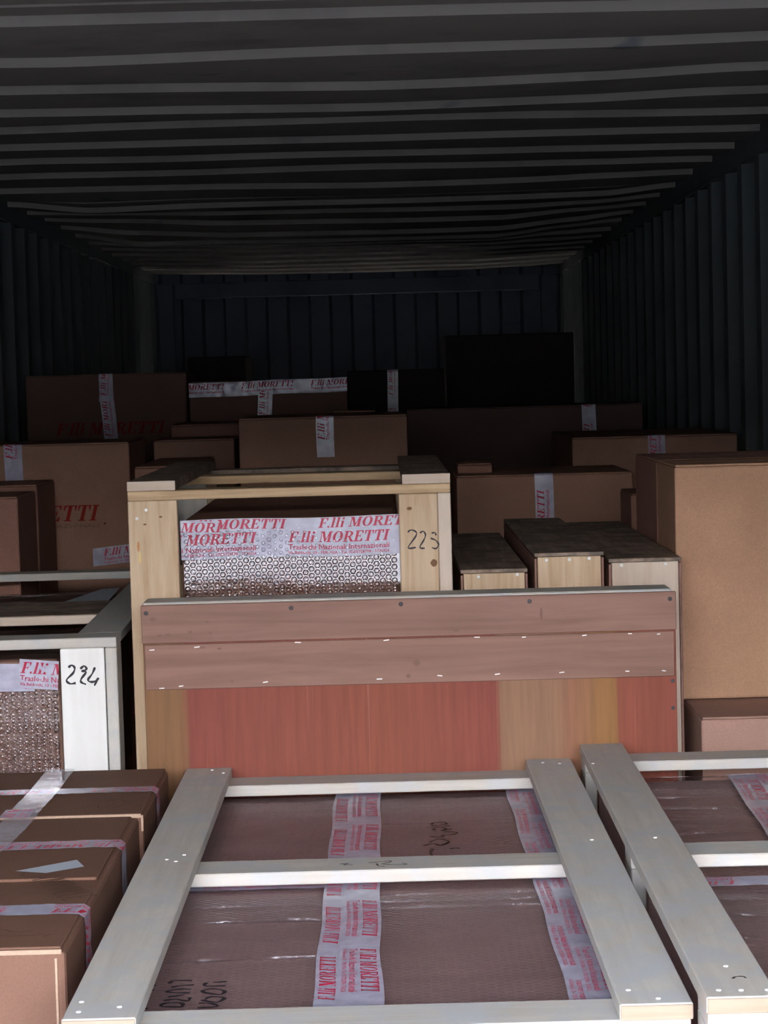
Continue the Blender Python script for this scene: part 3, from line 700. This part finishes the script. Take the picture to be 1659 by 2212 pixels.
p4 = thing('wrapped_package', 'bubble-wrapped box banded with red-lettered tape inside crate 223', 'package', (-0.17, 3.8, 0))
box('carton', -.372, .026, 3.795, 4.55, .03, 1.494, card('rust_brown_cardboard', (0.27, 0.135, 0.095, 1)), p4, .010, 3)
bumps(-.368, .030, 3.7945, 0, 1.485, p4, [], zfront=1, zbot=1.20, seed=8, wave=.0004, h=.0050)
ribbon('tape', [(-.372, 3.791, 1.449), (.030, 3.789, 1.449)], (0, 0, 1), .0505, p4, off=.0, amp=.0007, phase=-.047, seed=30)
ribbon('tape', [(-.372, 3.790, 1.4845), (.030, 3.788, 1.4845)], (0, 0, 1), .022, p4, off=.0, amp=.0005, phase=.008, seed=31, print_=(fit(BRAND, 0, -.0195, .186, .042)))
ribbon('tape', [(-.372, 3.787, 1.482), (-.300, 3.787, 1.480)], (0, 0, 1), .022, p4, off=.0, amp=.0007, phase=-.055, seed=32, print_=(fit(BRAND, 0, -.0215, .186, .042)))

STAIN = plain('brown_stain', (0.185, 0.098, 0.075, 1), 0.7)
# ---- plywood case standing on edge
pc = thing('plywood_case', 'slim reddish plywood case on edge, two dull brown boards nailed along its top', 'case', (0.04, 3.67, 0))
x0, x1, y0, y1 = -0.429, 0.506, 3.634, 3.712
box('panel', x0, x1, y0, y0 + .008, 0.0, 1.345, PLY, pc, .001, label='red plywood face with a tan veneer strip')
plank('face_board', x0 - .001, x1 + .0005, y0 - .0075, y0 - .0003, 1.291, 1.3585, 'X', W_BROWN, pc, .0012)
plank('face_board', x0 + .003, x1 - .0035, y0 - .0060, y0 - .0003, 1.209, 1.2885, 'X', W_BROWN, pc, .0012)
plank('top_board', x0 + .001, x1 - .006, y0 + .0002, y1, 1.345, 1.3625, 'X', W_POPLAR, pc, .002)
plank('side_strip', x1 - .018, x1, y0 + .009, y1 - .009, 0.0, 1.3445, 'Z', W_POPLAR, pc)
plank('side_strip', x0, x0 + .018, y0 + .009, y1 - .009, 0.0, 1.3445, 'Z', W_OLD_SHADED, pc)
box('back_panel', x0, x1, y1 - .008, y1, 0, 1.3445, PLY, pc, .001)
for (x, z) in ((-.421, 1.345), (-.167, 1.3475), (.025, 1.349), (.250, 1.348), (.496, 1.3455)):
    disc('screw', (x, y0 - .0075, z), (0, -1, 0), .0038, DARKSC, pc, .001)
for (x, z) in ((.499, 1.200), (.499, 1.152)): disc('screw', (x, y0, z), (0, -1, 0), .0034, DARKSC, pc, .001)
for (x, z, L) in ((-.413, 1.280, .009), (-.334, 1.283, .010), (-.157, 1.2865, .011), (-.002, 1.2862, .010), (.157, 1.2872, .010), (.239, 1.285, .007), (.345, 1.2853, .008), (.425, 1.286, .007), (.475, 1.284, .006),
                (-.398, 1.212, .009), (-.364, 1.215, .008), (-.216, 1.218, .009), (-.016, 1.218, .010), (.090, 1.221, .009), (.191, 1.221, .009), (.304, 1.221, .009), (.419, 1.220, .007), (.483, 1.219, .007)):
    a = rnd.uniform(-.15, .15)
    s = box('staple', -L / 2, L / 2, -.0012, 0, -.0009, .0009, STAPLE, None, .0003)
    s.parent = pc; s.location = Vector((x, y0 - .0059, z)) - ORIG[pc.name]; s.rotation_euler = (0, a, 0)

for (x, z, a, b) in ((-.41, 1.334, .006, .0035), (-.398, 1.305, .005, .002), (-.384, 1.306, .006, .002), (-.345, 1.310, .004, .0025), (-.31, 1.307, .003, .002), (-.315, 1.327, .004, .002), (-.325, 1.282, .006, .002), (-.295, 1.279, .004, .002), (.05, 1.245, .006, .006), (-.275, 1.221, .003, .003), (.27, 1.325, .0025, .012), (.12, 1.30, .006, .0018), (.035, 1.222, .004, .004)):
    knot(x, z, a, b, STAIN, pc, y0 - .0074 if z > 1.291 else y0 - .0059, 'stain')
# ---- three narrow wooden boxes
def wooden_box(label, x0, x1, y0, y1, zt, front, side, screws, top=W_OLD_SHADED):
    t = thing('wooden_box', label, 'box', ((x0 + x1) / 2, y0, 0), 0, 'narrow wooden boxes')
    plank('side_panel', x0, x0 + .0045, y0 + .002, y1, 0, zt - .010, 'Y', side, t, .0008)
    plank('side_panel', x1 - .0045, x1, y0 + .002, y1, 0, zt - .010, 'Y', side, t, .0008)
    fp = plank('front_panel', x0 + .0055, x1 - .0055, y0, y0 + .018, 0, zt - .0075, 'Z', front, t, .001)
    plank('back_panel', x0 + .0055, x1 - .0055, y1 - .018, y1, 0, zt - .010, 'Z', front, t, .001)
    plank('top_panel', x0, x1, y0 + .001, y1, zt - .007, zt, 'Y', top, t, .001)  # top darker than the front: grazing shade put into its colour
    for (x, z) in screws: disc('screw', (x, y0, z), (0, -1, 0), .0033, STEEL, t)
    return t
wooden_box('lowest narrow pine box, beside the post marked 223, two screws in its end', .137, .260, 3.80, 4.70, 1.390, W_PINE, W_BROWN, [(.170, 1.377), (.241, 1.379)])
wooden_box('narrow pine box between its two neighbours, three screws across its striped end', .273, .400, 3.80, 4.75, 1.417, W_PINE, W_BROWN, [(.295, 1.404), (.337, 1.404), (.373, 1.405)])
wooden_box('palest narrow wooden box, touching the big tan carton at the right', .409, .542, 3.80, 4.78, 1.403, W_PALE, W_BROWN, [(.432, 1.391), (.513, 1.391)])

# ------------------------------------------------------------------ cartons
def carton(label, x0, x1, y0, y1, z0, z1, mat=None, seam='X', group=None, flaps=True, rot=0):
    mat = mat or CARD
    t = thing('cardboard_box', label, 'box', ((x0 + x1) / 2, (y0 + y1) / 2, z0), rot, group)
    box('body', x0, x1, y0, y1, z0, z1 - .004, mat, t, .004, 2)
    if flaps:
        if seam == 'X':
            m = (y0 + y1) / 2
            box('top_flap', x0 + .002, x1 - .002, y0 + .001, m - .0015, z1 - .0038, z1, mat, t, .0012); box('top_flap', x0 + .002, x1 - .002, m + .0015, y1 - .001, z1 - .0038, z1, mat, t, .0012)
        else:
            m = (x0 + x1) / 2
            box('top_flap', x0 + .002, m - .0015, y0 + .001, y1 - .001, z1 - .0038, z1, mat, t, .0012); box('top_flap', m + .0015, x1 - .002, y0 + .001, y1 - .001, z1 - .0038, z1, mat, t, .0012)
    return t
def face_tape(t, xc, y0, z1, length, back=.12, phase=0.0, width=.05, seed=0, lean=0.0, mat=None, pr=PRINT_FAR):
    """tape running down the front and folded over the top edge"""
    return ribbon('tape', [(xc + lean, y0, z1 - length), (xc, y0, z1), (xc, y0 + back, z1)], (-1, 0, 0), width, t, mat=mat, off=.0008, amp=.0006, phase=phase, seed=seed, print_=pr, step=.012)

b = carton('large plain tan carton at the right edge, lit brightest of the cartons', .546, 1.045, 3.90, 4.15, 1.124, 1.567, CARD2, 'X')
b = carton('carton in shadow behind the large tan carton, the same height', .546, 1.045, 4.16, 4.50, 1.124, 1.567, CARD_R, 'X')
b = carton('low brown carton under the large tan one, beside the plywood case', .558, 1.05, 3.70, 4.52, 0, 1.122, card('low_tan_cardboard', (0.36, 0.21, 0.165, 1)), 'Y')
b = carton('sliver of dark carton between the narrow wooden boxes and the right cartons', .580, 1.03, 4.88, 5.10, 0, 1.46, CARD_R)
b = carton('wide brown carton behind the narrow wooden boxes with one tape at its middle', .197, .672, 5.60, 6.04, 0, 1.478, CARD)
face_tape(b, .432, 5.60, 1.478, .155, phase=.17, seed=41)
b = carton('small dark flat box lying on the carton behind crate 223', .205, .300, 5.72, 5.92, 1.478, 1.506, CARD_R)
b = carton('brown carton against the right wall with a short taped band', .556, 1.04, 6.10, 6.85, 0, 1.558, CARD)
face_tape(b, .803, 6.10, 1.558, .10, phase=.185, seed=42)
b = carton('wide very dark carton right of the middle, faint tape near its right end', .094, .943, 7.50, 8.1, 0, 1.634, card('umber_cardboard', (0.15, 0.095, 0.08, 1)), rot=-.012)
face_tape(b, .750, 7.50, 1.634, .11, phase=.1, seed=43)
b = carton('brown carton in the middle with a tape down its front', -.405, .072, 5.90, 6.5, 0, 1.643, CARD)
face_tape(b, -.160, 5.90, 1.643, .115, phase=.048, seed=44)
b = carton('carton with a lettered tape along its top edge and a short one below', -.670, -.118, 7.30, 7.8, 0, 1.753, CARD_F)
ribbon('tape', [(-.671, 7.30, 1.722), (-.40, 7.30, 1.727), (-.117, 7.30, 1.731)], (0, 0, 1), .05, b, off=.001, amp=.0022, phase=-.06, seed=45, print_=PRINT_FAR)
ribbon('tape', [(-.409, 7.30, 1.60), (-.404, 7.30, 1.715)], (-1, 0, 0), .05, b, off=.0022, amp=.0015, phase=.03, seed=46, print_=PRINT_FAR)
b = carton('tall dark carton at far left with red print and a long vertical tape', -1.275, -.697, 7.50, 8.1, 0, 1.790, CARD_F)
flat_print('lettering', fit(BRAND, 0, 0, .395, .044), (-1.172, 7.50, 1.574), (1, 0, 0), (0, 0, 1), RED_BOX, b)
ribbon('tape', [(-.973, 7.50, 1.545), (-.985, 7.50, 1.70), (-.985, 7.50, 1.790), (-.985, 7.62, 1.790)], (-1, 0, 0), .05, b, off=.0008, amp=.0008, phase=.02, seed=47, print_=PRINT_FAR)
ribbon('tape', [(-.992, 7.4985, 1.692), (-.984, 7.4985, 1.789)], (-1, 0, 0), .044, b, off=.001, amp=.0012, phase=.02, seed=48, print_=PRINT_FAR)
b = carton('big brown carton at left with large red printed lettering', -1.285, -.700, 5.76, 6.15, 0, 1.590, CARD)
flat_print('lettering', fit(BRAND, 0, 0, .405, .046), (-1.192, 5.76, 1.374), (1, 0, 0), (0, 0, 1), RED_BOX, b)
flat_print('lettering', fit(text2d('TRASLOCHI  INTERNAZIONALI', 0, .01), 0, 0, .36, .010), (-1.150, 5.76, 1.356), (1, 0, 0), (0, 0, 1), GREY_BOX, b)
disc('stain', (-.774, 5.76, 1.366), (0, -1, 0), .003, INK_D, b, .0006)
face_tape(b, -1.020, 5.76, 1.590, .14, phase=.1, seed=49)
ribbon('tape', [(-.81, 5.76, 1.272), (-.69, 5.76, 1.282)], (0, 0, 1), .05, b, off=.0008, amp=.0018, phase=.03, seed=50, label='crumpled tape low on the front')
b = carton('small dark-sided carton at the left edge, nearest of the pair behind crate 224', -1.25, -.906, 5.15, 5.42, 0, 1.478, CARD_R)
b = carton('dark carton at the left, rear one of the pair behind crate 224', -1.25, -.905, 5.44, 5.73, 0, 1.493, CARD_R)
b = carton('short brown carton left of the middle with its front tilted', -.686, -.445, 6.22, 6.55, 0, 1.580, CARD, rot=.02)
b = carton('narrow brown carton peeping over the tilted one, left of the middle', -.668, -.452, 6.62, 7.1, 0, 1.617, CARD_R)
b = carton('low reddish carton behind the left corner of crate 223', -.632, -.475, 5.30, 5.90, 0, 1.538, CARD_R)
b = carton('small light carton edge showing above the middle carton', -.158, -.02, 6.80, 7.05, 0, 1.644, CARD2)
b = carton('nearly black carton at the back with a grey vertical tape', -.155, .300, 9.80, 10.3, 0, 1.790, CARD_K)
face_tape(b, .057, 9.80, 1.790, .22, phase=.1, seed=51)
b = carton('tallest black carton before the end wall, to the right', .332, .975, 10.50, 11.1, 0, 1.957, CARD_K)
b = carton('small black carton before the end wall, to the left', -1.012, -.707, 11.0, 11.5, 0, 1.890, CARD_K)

# drop builder marks
for o in bpy.data.objects:
    if '_pl' in o: del o['_pl']
